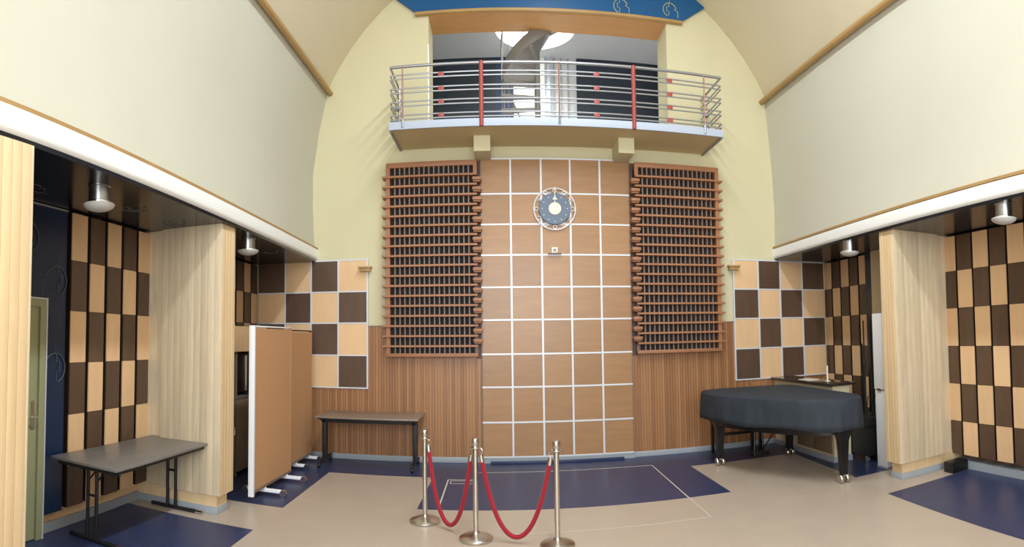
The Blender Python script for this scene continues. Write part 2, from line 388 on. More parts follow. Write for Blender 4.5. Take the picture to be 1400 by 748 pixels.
wall_right = side_wall(1, [(3.53, 3.0), (3.54, 3.2), (3.55, 3.8), (3.53, 4.34), (3.48, 5.01), (3.42, 5.66)], 'wall_right', 'tall leaning cream plaster wall above the right beam')

# --- vault
cb = bmesh.new()
VP = vault_pts(-1) + vault_pts(1)[::-1][1:]
ring = [[cb.verts.new((x, y, z)) for y in (0.0, YB)] for x, z in VP]
ring2 = [[cb.verts.new((x * 1.06, y, ZV + (z - ZV) * 1.06)) for y in (0.0, YB)] for x, z in VP]
for i in range(len(VP) - 1):
    cb.faces.new((ring[i][0], ring[i][1], ring[i + 1][1], ring[i + 1][0])).smooth = True
    cb.faces.new((ring2[i][0], ring2[i][1], ring2[i + 1][1], ring2[i + 1][0]))
    for k in (0, 1): cb.faces.new((ring[i][k], ring[i + 1][k], ring2[i + 1][k], ring2[i][k]))
for i in (0, len(VP) - 1): cb.faces.new((ring[i][0], ring[i][1], ring2[i][1], ring2[i][0]))
bmesh.ops.recalc_face_normals(cb, faces=cb.faces)
b = MB(); b.merge(cb); ceiling = b.obj('ceiling', M['vault']); tag(ceiling, 'tan barrel vault over the hall', 'ceiling', kind='structure')

def trim(n, b, m, label): return tag(b.obj('trim_%d' % n, m), label, 'trim', kind='structure')
def splay_box(xa, xb, ya, yb, z0, z1, sgn):
    """box following the splayed side wall; xa,xb are |x| at y=0"""
    return MB().prism([(sgn * (xa + K * ya), ya), (sgn * (xb + K * ya), ya), (sgn * (xb + K * yb), yb), (sgn * (xa + K * yb), yb)], z0, z1, 'z')
def bar_y(x0, x1, y0, y1, r): return MB().tube([(x0, y0, r), (x1, y1, r)], 0.02)
trim(1, MB().tube([(-3.405, 0, 5.60), (-3.405, YB, 5.60)], 0.042, 12), M['gold'], 'round golden wood moulding at the foot of the vault, left side')
trim(2, MB().tube([(3.36, 0, 5.60), (3.40, YB, 5.60)], 0.042, 12), M['gold'], 'round golden wood moulding at the foot of the vault, right side')
trim(3, splay_box(3.60, 3.70, 0, YB, 3.165, 3.195, -1), M['gold'], 'thin golden wood strip on top of the left white beam')
trim(4, splay_box(3.50, 3.60, 0, YB, 3.175, 3.205, 1), M['gold'], 'thin golden wood strip on top of the right white beam')
# white beam: face with a rounded lower edge
def beam(n, x, sgn, label):
    b = bmesh.new(); prof = [(x, 3.165), (x, 3.05), (x + 0.008, 3.025), (x + 0.03, 3.008), (x + 0.07, 3.002), (x + 0.30, 3.002), (x + 0.30, 3.165)]
    rr = [[b.verts.new((sgn * (a + K * y), y, c)) for a, c in prof] for y in (0.0, YB)]
    for i in range(len(prof)): 
        j = (i + 1) % len(prof); b.faces.new((rr[0][i], rr[0][j], rr[1][j], rr[1][i]))
    b.faces.new(rr[0]); b.faces.new(rr[1][::-1]); bmesh.ops.recalc_face_normals(b, faces=b.faces)
    q = MB(); q.merge(b); trim(n, q, M['white'], label)
beam(5, 3.60, -1, 'long white beam over the left alcoves'); beam(6, 3.50, 1, 'long white beam over the right alcoves')
for sgn, n in ((-1, 7), (1, 8)):
    xs = 2.38
    trim(n, MB().tube([(sgn * xs, -0.06, 7.02), (sgn * xs, YB, 7.02)], 0.035, 10), M['gold'], 'golden moulding high on the %s slope of the vault' % ('left' if sgn < 0 else 'right'))

# alcove ceilings
o = splay_box(3.63, 4.95, 0.0, YB, 2.975, 3.05, -1).obj('ceiling', M['blackceil']); tag(o, 'glossy near-black ceiling of the left alcoves', 'ceiling', kind='structure'); alc_l = o
o = splay_box(3.53, 4.85, 0.0, YB, 2.975, 3.05, 1).obj('ceiling', M['blackceil']); tag(o, 'glossy near-black ceiling of the right alcoves', 'ceiling', kind='structure')
for x, y in [(-3.95, -4.15), (-4.0, -3.4), (-3.9, -1.2), (-4.2, -5.2)]:
    emblem(lambda a, c: (x + a, y + c, 2.974), 1.1, 0.004).obj('painted_emblem', M['emblem_dim'], alc_l)

# alcove walls
W0L, W0R = 4.74, 4.66
wl = splay_box(W0L, W0L + 0.2, 0.0, YB, 0, 3.05, -1).obj('wall_left', M['tile_l']); tag(wl, 'wood-coloured alcove wall on the left behind the tile strips', 'wall', kind='structure')
wr = splay_box(W0R, W0R + 0.2, 0.0, YB, 0, 3.05, 1).obj('wall_right', M['slat']); tag(wr, 'brown alcove wall on the right behind the tile strips', 'wall', kind='structure')
def strip_set(wall, sgn, x0, y_first, wd, pitch, n, zb, rows, light_first, zt=2.955):
    """vertical acoustic strips of alternating veneer tiles; y goes towards the camera"""
    th = 0.10
    for k in range(n):
        yc = y_first - k * pitch - wd / 2
        xf = sgn * (x0 + K * yc)
        rz = -sgn * ANG * -1 if False else (ANG if sgn > 0 else -ANG)
        s = MB().box(-th / 2, th / 2, -wd / 2, wd / 2, zb, zt).obj('acoustic_strip', M['dark_edge'], wall, (xf + sgn * (th / 2 + 0.006), yc, 0), (0, 0, -rz))
        for j, (za, zc) in enumerate(rows):
            lt = ((k + j) % 2 == 0) == light_first
            MB().box(-0.008, 0.008, -wd / 2 + 0.002, wd / 2 - 0.002, -(za - zc) / 2 + 0.002, (za - zc) / 2 - 0.002).obj('tile', M['tile_l'] if lt else M['tile_d'], s, (-sgn * (th / 2 + 0.004), 0, (za + zc) / 2))
RW = [(2.955, 2.505), (2.505, 2.03), (2.03, 1.545), (1.545, 1.065), (1.065, 0.59), (0.59, 0.21)]
strip_set(wl, -1, 4.63, -3.105, 0.225, 0.275, 5, 0.21, RW, True)
strip_set(wl, -1, 4.63, -0.02, 0.225, 0.275, 10, 0.21, RW, False)
strip_set(wr, 1, 4.50, -3.00, 0.25, 0.283, 10, 0.17, RW[:5] + [(0.59, 0.17)], True)
strip_set(wr, 1, 4.50, 0.0, 0.22, 0.268, 5, 0.17, RW[:5] + [(0.59, 0.17)], True)
# navy wall piece with door on the left
nv = splay_box(4.66, 4.73, -4.46, -4.735, 0.19, 2.97, -1).obj('navy_panel', M['navy'], wl)
splay_box(4.66, 4.73, -4.735, -6.1, 2.13, 2.97, -1).obj('navy_panel', M['navy'], wl)
splay_box(4.66, 4.73, -5.75, -6.1, 0.19, 2.13, -1).obj('navy_panel', M['navy'], wl)
splay_box(4.640, 4.662, -4.47, -6.0, 2.955, 2.968, -1).obj('edge_strip', M['base'], wl)
for y, z in [(-4.60, 2.30), (-4.60, 1.50), (-4.98, 2.66)]:
    emblem(lambda a, c: (-(4.655 + K * y), y - a, z + c), 1.25, 0.005).obj('painted_emblem', M['emblem_dim'], wl)
# door
door = tag(splay_box(4.665, 4.72, -4.81, -5.67, 0.01, 2.05, -1).obj('door_1', M['door']), 'olive green door in the left alcove beside the navy wall', 'door', kind='structure')
fr = MB()
for ya, yb, za, zb in [(-4.74, -4.81, 0, 2.12), (-5.67, -5.745, 0, 2.12), (-4.81, -5.67, 2.05, 2.12)]:
    q = splay_box(4.64, 4.73, ya, yb, za, zb, -1); me = bpy.data.meshes.new('t'); q.bm.to_mesh(me); fr.bm.from_mesh(me)
fr.obj('door_frame', M['door'], door)
splay_box(4.632, 4.66, -4.725, -4.74, 0, 2.13, -1).obj('door_edge_strip', M['trimwhite'], door)
splay_box(4.632, 4.66, -4.74, -5.75, 2.118, 2.13, -1).obj('door_edge_strip', M['trimwhite'], door)
pb = MB()
for za, zb in ((0.15, 1.92),):
    for ya, yb in ((-4.91, -4.925), (-5.56, -5.575)): q = splay_box(4.655, 4.668, ya, yb, za, zb, -1); me = bpy.data.meshes.new('t'); q.bm.to_mesh(me); pb.bm.from_mesh(me)
    for zz in (za, zb): q = splay_box(4.655, 4.668, -4.91, -5.575, zz, zz + 0.015, -1); me = bpy.data.meshes.new('t'); q.bm.to_mesh(me); pb.bm.from_mesh(me)
pb.obj('door_moulding', M['door'], door)
xh = -(4.652 + K * -4.87)
MB().box(xh - 0.012, xh, -4.885, -4.845, 0.98, 1.22, 0.003).obj('lock_plate', M['steel'], door)
MB().tube([(xh, -4.865, 1.08), (xh + 0.05, -4.865, 1.08), (xh + 0.055, -4.89, 1.082), (xh + 0.05, -4.97, 1.085)], 0.009, 8).obj('door_handle', M['chrome'], door)

# dark frame and cream wall between right far strips and the pillar
splay_box(4.42, 4.66, -1.345, -1.50, 0.1, 2.97, 1).obj('dark_post', M['blackceil'], wr)
splay_box(4.42, 4.66, -1.50, -2.80, 0.1, 2.97, 1).obj('cream_panel', M['creamcab'], wr)
MB().box(4.17, 4.3, -3.34, -3.14, 0.0, 0.01).obj('x', M['base'], wr) if False else None

# skirtings
def skirting(name, pts_box, label): return tag(pts_box.obj(name, M['base']), label, 'baseboard', kind='structure')
sb = MB().box(-4.62, GX[0] - 0.02, -0.024, -0.001, 0, 0.08, 0.006); sb.box(GX[-1] + 0.02, 4.5, -0.024, -0.001, 0, 0.08, 0.006)
sb.box(GX[0] - 0.02, GX[-1] + 0.02, -0.07, -0.001, 0.055, 0.083, 0.003); sb.box(GX[0] - 0.02, GX[-1] + 0.02, -0.066, -0.001, 0, 0.06)
skirting('baseboard_back', sb, 'grey-blue skirting along the end wall')
q = splay_box(4.715, 4.74, -3.0, YB + 0.1, 0, 0.09, -1); q2 = splay_box(4.715, 4.74, 0, -2.8, 0, 0.09, -1); me = bpy.data.meshes.new('t'); q2.bm.to_mesh(me); q.bm.from_mesh(me)
skirting('baseboard_left', q, 'grey-blue skirting of the left alcoves')
q = splay_box(4.50, 4.66, -3.0, YB + 0.1, 0, 0.09, 1); q2 = splay_box(4.38, 4.66, 0, -2.8, 0, 0.09, 1); me = bpy.data.meshes.new('t'); q2.bm.to_mesh(me); q.bm.from_mesh(me)
skirting('baseboard_right', q, 'grey-blue skirting of the right alcoves')

# wall behind the camera
wf = MB().box(-5.2, 5.2, YB - 0.2, YB, -0.2, 8.2).obj('wall_front', M['cream']); tag(wf, 'cream wall behind the camera', 'wall', kind='structure')

# --- upper landing behind the balcony opening
lb = MB().box(-3.0, 3.0, 0.5, 2.3, 4.45, 4.70).obj('floor', M['grey']); tag(lb, 'grey floor of the upper landing', 'floor', kind='structure')
bw = MB().box(-3.0, 3.0, 2.05, 2.3, 4.70, 9.0).obj('wall_landing', M['lightgrey']); tag(bw, 'light grey wall at the back of the upper landing', 'wall', kind='structure')
MB().box(-2.7, -0.88, 2.0, 2.049, 4.9, 7.06).obj('screen_panel', M['charcoal'], bw)
MB().box(-0.88, -0.56, 2.0, 2.049, 4.9, 7.06).obj('screen_panel', M['navypanel'], bw)
MB().box(-0.56, 0.02, 2.02, 2.049, 4.75, 7.1).obj('white_board', M['white'], bw)
MB().box(0.62, 2.18, 2.0, 2.049, 4.9, 7.06).obj('screen_panel', M['charcoal'], bw)
for x in (0.2, 0.33, 0.46): MB().box(x - 0.012, x + 0.012, 2.02, 2.049, 4.9, 7.0).obj('wall_strip', M['grey'], bw)
MB().box(0.06, 0.12, 1.96, 2.0, 4.9, 7.3).obj('wall_post', M['fascia'], bw)
for sx, nm in ((-3.0, 'left'), (2.8, 'right')):
    o = MB().box(sx, sx + 0.2, 0.5, 2.05, 4.70, 9.0).obj('wall_landing', M['lightgrey']); tag(o, 'light grey side wall of the upper landing, %s end' % nm, 'wall', kind='structure')
# ceiling with the round stair hole
HX, HY, HR = -0.20, 1.05, 0.68
cbm = bmesh.new(); n = 40
inner = []; outer = []
for i in range(n):
    a = 2 * PI * i / n; dx, dy = math.cos(a), math.sin(a)
    inner.append((HX + HR * dx, HY + HR * dy))
    t = min((2.8 - HX) / dx if dx > 1e-6 else 9e9, (-2.8 - HX) / dx if dx < -1e-6 else 9e9, (2.05 - HY) / dy if dy > 1e-6 else 9e9, (0.5 - HY) / dy if dy < -1e-6 else 9e9)
    outer.append((HX + dx * t, HY + dy * t))
for cx, cy in ((2.8, 2.05), (2.8, 0.5), (-2.8, 2.05), (-2.8, 0.5)):
    k = min(range(n), key=lambda i: (outer[i][0] - cx) ** 2 + (outer[i][1] - cy) ** 2); outer[k] = (cx, cy)
for za, zb in ((6.98, 7.18),):
    A = [cbm.verts.new((*p, za)) for p in inner]; Bo = [cbm.verts.new((*p, za)) for p in outer]
    A2 = [cbm.verts.new((*p, zb)) for p in inner]; B2 = [cbm.verts.new((*p, zb)) for p in outer]
    for i in range(n):
        j = (i + 1) % n
        cbm.faces.new((A[i], A[j], Bo[j], Bo[i])); cbm.faces.new((A2[i], A2[j], B2[j], B2[i])); cbm.faces.new((A[i], A[j], A2[j], A2[i])); cbm.faces.new((Bo[i], Bo[j], B2[j], B2[i]))
bmesh.ops.recalc_face_normals(cbm, faces=cbm.faces)
b = MB(); b.merge(cbm); o = b.obj('ceiling', M['lightgrey']); tag(o, 'grey landing ceiling with a round stair opening', 'ceiling', kind='structure')
o = MB().box(-2.8, 2.8, 0.5, 2.05, 8.9, 8.95).obj('window_1', M['skylit']); tag(o, 'bright skylight above the spiral stair', 'window', kind='structure')

# ================================================================ THINGS
# ---- timber pillars
def pillar(x_in, y0, y1, sgn, label):
    """x_in: |x| of the room-facing face; body runs to the alcove wall; y0 near, y1 far"""
    yc = (y0 + y1) / 2
    t = thing('timber_pillar', (sgn * x_in, yc, 0), label, 'pillar')
    d = y1 - y0; wmain = 0.74; wall_x = (W0L if sgn < 0 else W0R) + K * y0 - x_in
    S = sgn
    def bx(xa, xb, ya, yb, za, zb, bev=0): return MB().box(min(S * xa, S * xb), max(S * xa, S * xb), ya, yb, za, zb, bev)
    bx(0.022, wmain - 0.005, -d / 2 + 0.02, d / 2 - 0.02, 0.20, 2.974).obj('core', M['plank_side'], t)
    bx(wmain - 0.005, wall_x + 0.01, -d / 2 + 0.06, d / 2, 0.20, 2.974).obj('return_board', M['plank'], t)
    bx(0.06, wall_x, -d / 2 + 0.05, d / 2 - 0.03, 0.0, 0.20).obj('plinth', M['plank_side'], t)
    bx(0.05, wall_x, -d / 2 + 0.038, d / 2 - 0.02, 0.0, 0.075, 0.004).obj('skirting', M['base'], t)
    n = 9; pw = wmain / n
    me = MB().box(-pw / 2 + 0.001, pw / 2 - 0.001, -0.011, 0.011, 0.20, 2.974, 0.002).mesh('plank', M['plank'])
    for k in range(n):
        for yy in (-d / 2 + 0.011, d / 2 - 0.011):
            put('plank', me, t, (S * (0.0 + pw * (k + 0.5)), yy + random.uniform(-0.001, 0.001), 0))
    n = 4; pw = (d - 0.044) / n
    me = MB().box(-0.011, 0.011, -pw / 2 + 0.001, pw / 2 - 0.001, 0.20, 2.974, 0.002).mesh('plank', M['plank_side'])
    for k in range(n): put('plank', me, t, (S * 0.011, -d / 2 + 0.022 + pw * (k + 0.5), 0))
pillar(3.56, -3.18, -2.88, -1, 'square maple plank pillar standing between the grey table and the cork boards')
pillar(3.46, -3.12, -2.86, 1, 'square maple plank pillar on the right, between the piano and the wall tiles')
pillar(3.395, -6.25, -5.90, -1, 'maple plank pillar cut by the left edge of the picture, beside the green door')
pillar(3.30, -6.35, -6.05, 1, 'maple plank pillar at the near end of the right alcoves, past the wall tiles')

# ---- alcove lamps
def lamp(x, y, label):
    t = thing('ceiling_lamp', (x, y, 2.974), label, 'lamp', 'round ceiling lamps under the alcoves')
    MB().lathe([(0, 0.0), (0.09, 0.0), (0.09, -0.01), (0.082, -0.014), (0.082, -0.12), (0, -0.12)]).obj('lamp_neck', M['lampmetal'], t)
    MB().lathe([(0, -0.12), (0.088, -0.12), (0.092, -0.125), (0.092, -0.145), (0, -0.145)]).obj('lamp_collar', M['chrome'], t)
    MB().lathe([(0.0, -0.142), (0.122, -0.144), (0.125, -0.152), (0.112, -0.172), (0.08, -0.190), (0.04, -0.200), (0, -0.203)]).obj('lamp_shade', M['glass'], t)
lamp(-3.70, -4.93, 'chrome lamp with a white glass dome above the grey table alcove')
lamp(-3.70, -2.28, 'chrome lamp with a white glass dome above the cork boards')
lamp(3.27, -4.93, 'chrome lamp with a white glass dome near the right edge of the picture') if False else None
lamp(3.47, -4.80, 'chrome lamp with a white glass dome near the right edge of the picture')
lamp(3.52, -2.15, 'chrome lamp with a white glass dome above the piano alcove')

# ---- lattices
def lattice(sgn, label):
    xi, xo = 1.16, 2.50                       # inner and outer |x|
    z0, z1 = 1.53, 4.385
    t = thing('wooden_lattice', (sgn * (xi + xo) / 2, 0, z0), label, 'lattice')
    cx = (xi + xo) / 2; H = z1 - z0; hw = (xo - xi) / 2
    D0 = -0.15
    MB().box(-hw + 0.03, hw - 0.03, -0.05, -0.026, 0.03, H - 0.03).obj('backing', M['lattice_back'], t)
    MB().box(-hw, hw, D0, -0.026, H - 0.075, H, 0.004).obj('top_rail', M['lattice'], t)
    MB().box(-hw, hw, D0, -0.026, 0, 0.05, 0.004).obj('bottom_rail', M['lattice'], t)
    inn = -sgn                                 # direction of the centre panelling
    MB().box(min(-inn * hw, -inn * (hw - 0.06)), max(-inn * hw, -inn * (hw - 0.06)), D0, -0.026, 0.05, H - 0.075).obj('side_rail', M['lattice'], t)
    MB().box(min(inn * hw, inn * (hw - 0.05)), max(inn * hw, inn * (hw - 0.05)), D0 + 0.06, -0.026, 0.05, H - 0.075).obj('side_rail', M['slat'], t)
    MB().box(min(inn * hw, inn * (hw - 0.055)), max(inn * hw, inn * (hw - 0.055)), D0, -0.026, H - 0.21, H - 0.075).obj('corner_block', M['lattice'], t)
    n = 17; lo, hi = (-hw + 0.06, hw - 0.05) if inn > 0 else (-hw + 0.05, hw - 0.06)
    sm = MB().box(-0.0095, 0.0095, D0 + 0.014, -0.05, 0.05, H - 0.075).mesh('slat', M['slat'])
    for k in range(1, n): put('slat', sm, t, (lo + (hi - lo) * k / n, 0, 0))
    ns = 18; zt = H - 0.215; pz = (zt - 0.155) / (ns - 1)
    xa, xb = (-hw - 0.055, hw + 0.0) if inn > 0 else (-hw - 0.0, hw + 0.055)
    shm = MB().box(xa, xb, D0 - 0.03, -0.03, -0.014, 0.014).mesh('shelf', M['lattice'])
    stm = MB().box(-0.065, 0.065, D0 - 0.06, -0.03, -0.022, 0.022, 0.005).box(-0.055, 0.055, D0 - 0.03, -0.03, -0.045, -0.02).mesh('end_block', M['lattice'])
    for k in range(ns):
        z = zt - pz * k
        put('shelf', shm, t, (0, 0, z))
        put('end_block', stm, t, (inn * (hw + 0.0), 0, z - pz * 0.47)) if k < ns - 1 else None
lattice(-1, 'tall brown wooden lattice of shelves and slats left of the clock')
lattice(1, 'tall brown wooden lattice of shelves and slats right of the clock')
for x, lab in ((-2.83, 'small wooden shelf block at the left checkered tiles'), (2.75, 'small wooden shelf block at the right checkered tiles')):
    b = MB().box(x - 0.10, x + 0.10, -0.14, -0.043, 2.845, 2.87, 0.004); b.box(x - 0.08, x + 0.08, -0.12, -0.043, 2.80, 2.846, 0.004)
    tag(b.obj('wall_block', M['gold']), lab, 'wall block')

# ---- clock
ck = thing('wall_clock', (-0.03, -0.066, 3.67), 'round slate-blue wall clock in an openwork white ring on the centre panelling', 'clock')
MB().lathe([(0, 0.0), (0.225, 0.0), (0.235, 0.01), (0.235, 0.035), (0.228, 0.042), (0, 0.042)], axis='y', seg=48).obj('clock_face', M['clockface'], ck)
MB().tube([(0.305 * math.cos(a), -0.02, 0.305 * math.sin(a)) for a in [2 * PI * k / 64 for k in range(64)]], 0.009, 8, closed=True).obj('outer_ring', M['whitealu'], ck)
for k in range(12):
    a = PI / 2 - k * PI / 6; cx, cz = 0.268 * math.cos(a), 0.268 * math.sin(a)
    b = MB(); rr = 0.026
    if k in (3, 8, 5): b.tube([(cx + p * 1, -0.02, cz + q) for p, q in arc(0, 0, rr, -140, 140, 14)], 0.006, 6)
    elif k in (4, 10, 2): b.tube([(cx - rr, -0.02, cz - rr), (cx, -0.02, cz + rr), (cx + rr, -0.02, cz - rr), (cx - rr * 0.4, -0.02, cz)], 0.006, 6)
    else: b.tube([(cx + p, -0.02, cz + q) for p, q in arc(0, 0, rr, 0, 345, 16)], 0.006, 6)
    b.tube([(0.232 * math.cos(a), -0.02, 0.232 * math.sin(a)), (0.245 * math.cos(a), -0.02, 0.245 * math.sin(a))], 0.005, 6)
    b.obj('openwork_sign', M['whitealu'], ck)
    MB().lathe([(0, -0.042), (0.006, -0.042), (0.006, -0.046), (0, -0.046)], (0.185 * math.cos(a), 0, 0.185 * math.sin(a)), 10).obj('hour_dot', M['whitealu'], ck) if False else MB().lathe([(0, 0), (0.007, 0), (0.007, 0.005), (0, 0.005)], (0.185 * math.cos(a), -0.042, 0.185 * math.sin(a)), 10, 'y').obj('hour_dot', M['whitealu'], ck)
MB().lathe([(0, 0.0), (0.092, 0.0), (0.09, 0.008), (0, 0.012)], (0, -0.043, 0), 40, 'y').obj('centre_disc', M['offwhite'], ck)
MB().prism([(-0.040, 0.13), (0.040, 0.13), (0.012, 0.165), (0.0, 0.205), (-0.012, 0.165)], -0.056, -0.05).obj('hour_hand', M['offwhite'], ck)
MB().box(-0.005, 0.005, -0.054, -0.046, 0.0, 0.32).obj('minute_hand', M['offwhite'], ck)
# ---- small socket below
so = thing('wall_socket', (-0.04, -0.066, 3.06), 'small square white socket on a wooden ledge under the clock', 'socket')
MB().box(-0.045, 0.045, -0.03, 0.0, -0.035, 0.045, 0.006).obj('socket_plate', M['offwhite'], so)
MB().box(-0.022, 0.022, -0.034, -0.028, -0.015, 0.022, 0.002).obj('socket_insert', M['grey'], so)
MB().box(-0.10, 0.10, -0.05, 0.0, -0.055, -0.04, 0.002).obj('ledge', M['slat'], so)

# ---- balcony
bc = thing('balcony', (0.0, 0.0, 4.62), 'cream balcony with a pale blue edge and multi-bar steel railing with red posts', 'balcony')
BX, BY = 2.31, -0.85
MB().box(-BX + 0.03, BX - 0.03, BY + 0.03, 0.0, 0.0, 0.085).obj('slab', M['soffit'], bc)
MB().box(-BX, BX, BY, BY + 0.03, -0.005, 0.10, 0.003).obj('front_fascia', M['fascia'], bc)
for s in (-1, 1): MB().box(min(s * BX, s * (BX - 0.03)), max(s * BX, s * (BX - 0.03)), BY + 0.03, 0.0, -0.02, 0.10).obj('side_fascia', M['grey'], bc)
for x in (-1.07, 0.97): MB().box(x - 0.115, x + 0.115, -0.48, 0.0, -0.22, 0.0).obj('bracket_beam', M['cream'], bc)
RZ = [0.745, 0.69, 0.555, 0.497, 0.372, 0.314, 0.188, 0.132]
yr = BY + 0.015
MB().tube([(-BX + 0.02, 0.0, 0.86), (-BX + 0.02, yr, 0.86), (BX - 0.02, yr, 0.86), (BX - 0.02, 0.0, 0.86)][1:3], 0.02, 10).obj('handrail', M['rail'], bc)
for z in RZ: MB().tube([(-BX + 0.02, yr, z), (BX - 0.02, yr, z)], 0.011, 8).obj('rail', M['rail'], bc)
for s in (-1, 1):
    x = s * (BX - 0.02)
    MB().tube([(x, yr, 0.86), (x, -0.02, 0.86)], 0.016, 8).obj('side_handrail', M['rail'], bc)
    for z in RZ: MB().tube([(x, yr, z), (x, -0.02, z)], 0.010, 8).obj('side_rail', M['rail'], bc)
    MB().tube([(x - s * 0.02, -0.25, 0.08), (x - s * 0.02, -0.25, 0.86)], 0.014, 8).obj('side_post', M['rail'], bc)
    for z in (0.53, 0.34, 0.16): MB().box(x - 0.05, x + 0.03, -0.30, -0.20, z - 0.02, z + 0.02).obj('rail_clamp', M['fascia'], bc)
for x in (-1.06, 1.0): MB().tube([(x, yr - 0.018, -0.01), (x, yr - 0.018, 0.87)], 0.029, 14).obj('red_post', M['red'], bc)
for x in (-2.12, -0.02, 2.03):
    MB().tube([(x, yr - 0.012, 0.06), (x, yr - 0.012, 0.86)], 0.010, 8).obj('thin_post', M['thinpost'], bc)
    MB().tube([(x, yr - 0.02, 0.02), (x, yr - 0.02, 0.13)], 0.016, 8).obj('post_foot', M['rail'], bc)
for x in (-1.60, 0.49, 1.52):
    for k in range(4):
        zc = (RZ[2 * k] + RZ[2 * k + 1]) / 2; MB().box(x - 0.038, x + 0.038, yr - 0.014, yr + 0.014, zc - 0.027, zc + 0.027, 0.003).obj('red_clip', M['red'], bc)

# ---- spiral stair on the landing
ss = thing('spiral_stair', (-0.18, 1.08, 4.70), 'grey metal spiral stair rising through the round opening behind the balcony', 'stairs')
MB().tube([(0, 0, 0), (0, 0, 3.6)], 0.05, 16).obj('centre_pole', M['stairgrey'], ss)
def sang(z): return math.radians(200 - (1.4 - z) * 66 if z < 1.4 else 200 + (z - 1.4) * 140)
for k in range(13):
    z = 0.16 + 0.195 * k; a0 = sang(z); half = math.radians(9 if z < 1.4 else 15)
    p = [(0.04 * math.cos(a0 - 1.2), 0.04 * math.sin(a0 - 1.2))] + [(0.62 * math.cos(a0 - half + 2 * half * i / 4), 0.62 * math.sin(a0 - half + 2 * half * i / 4)) for i in range(5)] + [(0.04 * math.cos(a0 + 1.2), 0.04 * math.sin(a0 + 1.2))]
    MB().prism(p, z - 0.035, z, 'z').obj('tread', M['stairgrey'], ss)
    MB().tube([(0.60 * math.cos(a0), 0.60 * math.sin(a0), z), (0.60 * math.cos(a0), 0.60 * math.sin(a0), z + 0.85)], 0.009, 6).obj('baluster', M['stairgrey'], ss)
hp = [(0.60 * math.cos(sang(z)), 0.60 * math.sin(sang(z)), z + 0.85) for z in [0.16 + 0.05 * k for k in range(50)]]
MB().tube(hp, 0.016, 8).obj('handrail', M['stairgrey'], ss)
# closed curved underside of the upper flight
bm = bmesh.new(); prev = None
for k in range(0, 37):
    z = 1.32 + 0.036 * k; a = sang(z + 0.1)
    c, s_ = math.cos(a), math.sin(a)
    cur = [bm.verts.new((0.05 * c, 0.05 * s_, z)), bm.verts.new((0.64 * c, 0.64 * s_, z)), bm.verts.new((0.64 * c, 0.64 * s_, z + 0.22)), bm.verts.new((0.05 * c, 0.05 * s_, z + 0.22))]
    if prev:
        for i in range(4): bm.faces.new((prev[i], prev[(i + 1) % 4], cur[(i + 1) % 4], cur[i])).smooth = True
    else: bm.faces.new(cur)
    prev = cur
bm.faces.new(prev[::-1]); bmesh.ops.recalc_face_normals(bm, faces=bm.faces)
b = MB(); b.merge(bm); b.obj('curved_underside', M['stairgrey'], ss)

# ---- stanchions and ropes
POSTS = [(-1.59, -2.67), (-1.07, -3.12), (-0.36, -3.32)]
st = None
for i, (x, y) in enumerate(POSTS):
    if st is None:
        st = thing('barrier_post', (x, y, 0), '', 'barrier post', 'chrome posts of the rope barrier')
        MB().lathe([(0, 0.002), (0.148, 0.002), (0.152, 0.01), (0.150, 0.022), (0.135, 0.032), (0.08, 0.048), (0.035, 0.062), (0.03, 0.075), (0, 0.075)], seg=48).obj('base', M['steel'], st)
        MB().lathe([(0, 0.07), (0.024, 0.07), (0.024, 0.80), (0, 0.80)], seg=24).obj('pole', M['steel'], st)
        MB().lathe([(0.0, 0.80), (0.022, 0.80), (0.028, 0.803), (0.028, 0.81), (0.048, 0.812), (0.050, 0.817), (0.048, 0.822), (0.028, 0.824), (0.028, 0.84), (0.033, 0.85), (0.033, 0.895), (0.030, 0.90), (0, 0.902)], seg=28).obj('cap', M['steel'], st)
        o = st
    else: o = copy_tree(st); o.location = (x, y, 0)
    o['label'] = ['steel barrier post nearest the black-legged table, leftmost of three', 'steel barrier post in the middle, with ropes on both sides', 'steel barrier post standing rightmost, with one rope to its left'][i]
def rope(a, b_, low, label):
    a = Vector(a); b_ = Vector(b_)
    d = (b_ - a); dn = Vector((d.x, d.y, 0)).normalized()
    ra = Vector((a.x, a.y, 0.815)) + dn * 0.062; rb = Vector((b_.x, b_.y, 0.815)) - dn * 0.062
    t = thing('velvet_rope', (a.x, a.y, 0), label, 'rope', 'red ropes of the barrier')
    L0 = (rb - ra).length; n = 40; pts = []
    ztop = 0.70
    cc = 4.2
    for i in range(n + 1):
        u = i / n; v = 2 * u - 1
        # steep catenary, a little bulged towards the bottom
        h = (math.cosh(cc * 0.62 * v) - 1) / (math.cosh(cc * 0.62) - 1)
        h = 0.55 * h + 0.45 * v * v
        p = ra.lerp(rb, u); p.z = low + (ztop - low) * h
        pts.append(p - Vector((a.x, a.y, 0)))
    MB().tube(pts, 0.0205, 12).obj('rope', M['velvet'], t)
    for q, r_, sgn in ((pts[0], ra - Vector((a.x, a.y, 0)), -1), (pts[-1], rb - Vector((a.x, a.y, 0)), 1)):
        dirv = (pts[0] - pts[1]).normalized() if sgn < 0 else (pts[-1] - pts[-2]).normalized()
        MB().tube([q - dirv * 0.01, q + dirv * 0.05], 0.0215, 12).obj('end_cap', M['steel'], t)
        hk = []
        for i in range(9):
            f = i / 8; hp_ = (q + dirv * 0.05).lerp(r_ + dn * (0.018 * sgn), f); hp_ += dn * (-sgn) * 0.018 * math.sin(PI * f); hp_.z += 0.012 * math.sin(PI * f); hk.append(hp_)
        MB().tube(hk, 0.005, 8).obj('hook', M['steel'], t)
rope((*POSTS[0], 0), (*POSTS[1], 0), 0.055, 'red velvet rope between the left and middle barrier posts')
rope((*POSTS[1], 0), (*POSTS[2], 0), 0.055, 'red velvet rope between the middle and right barrier posts')

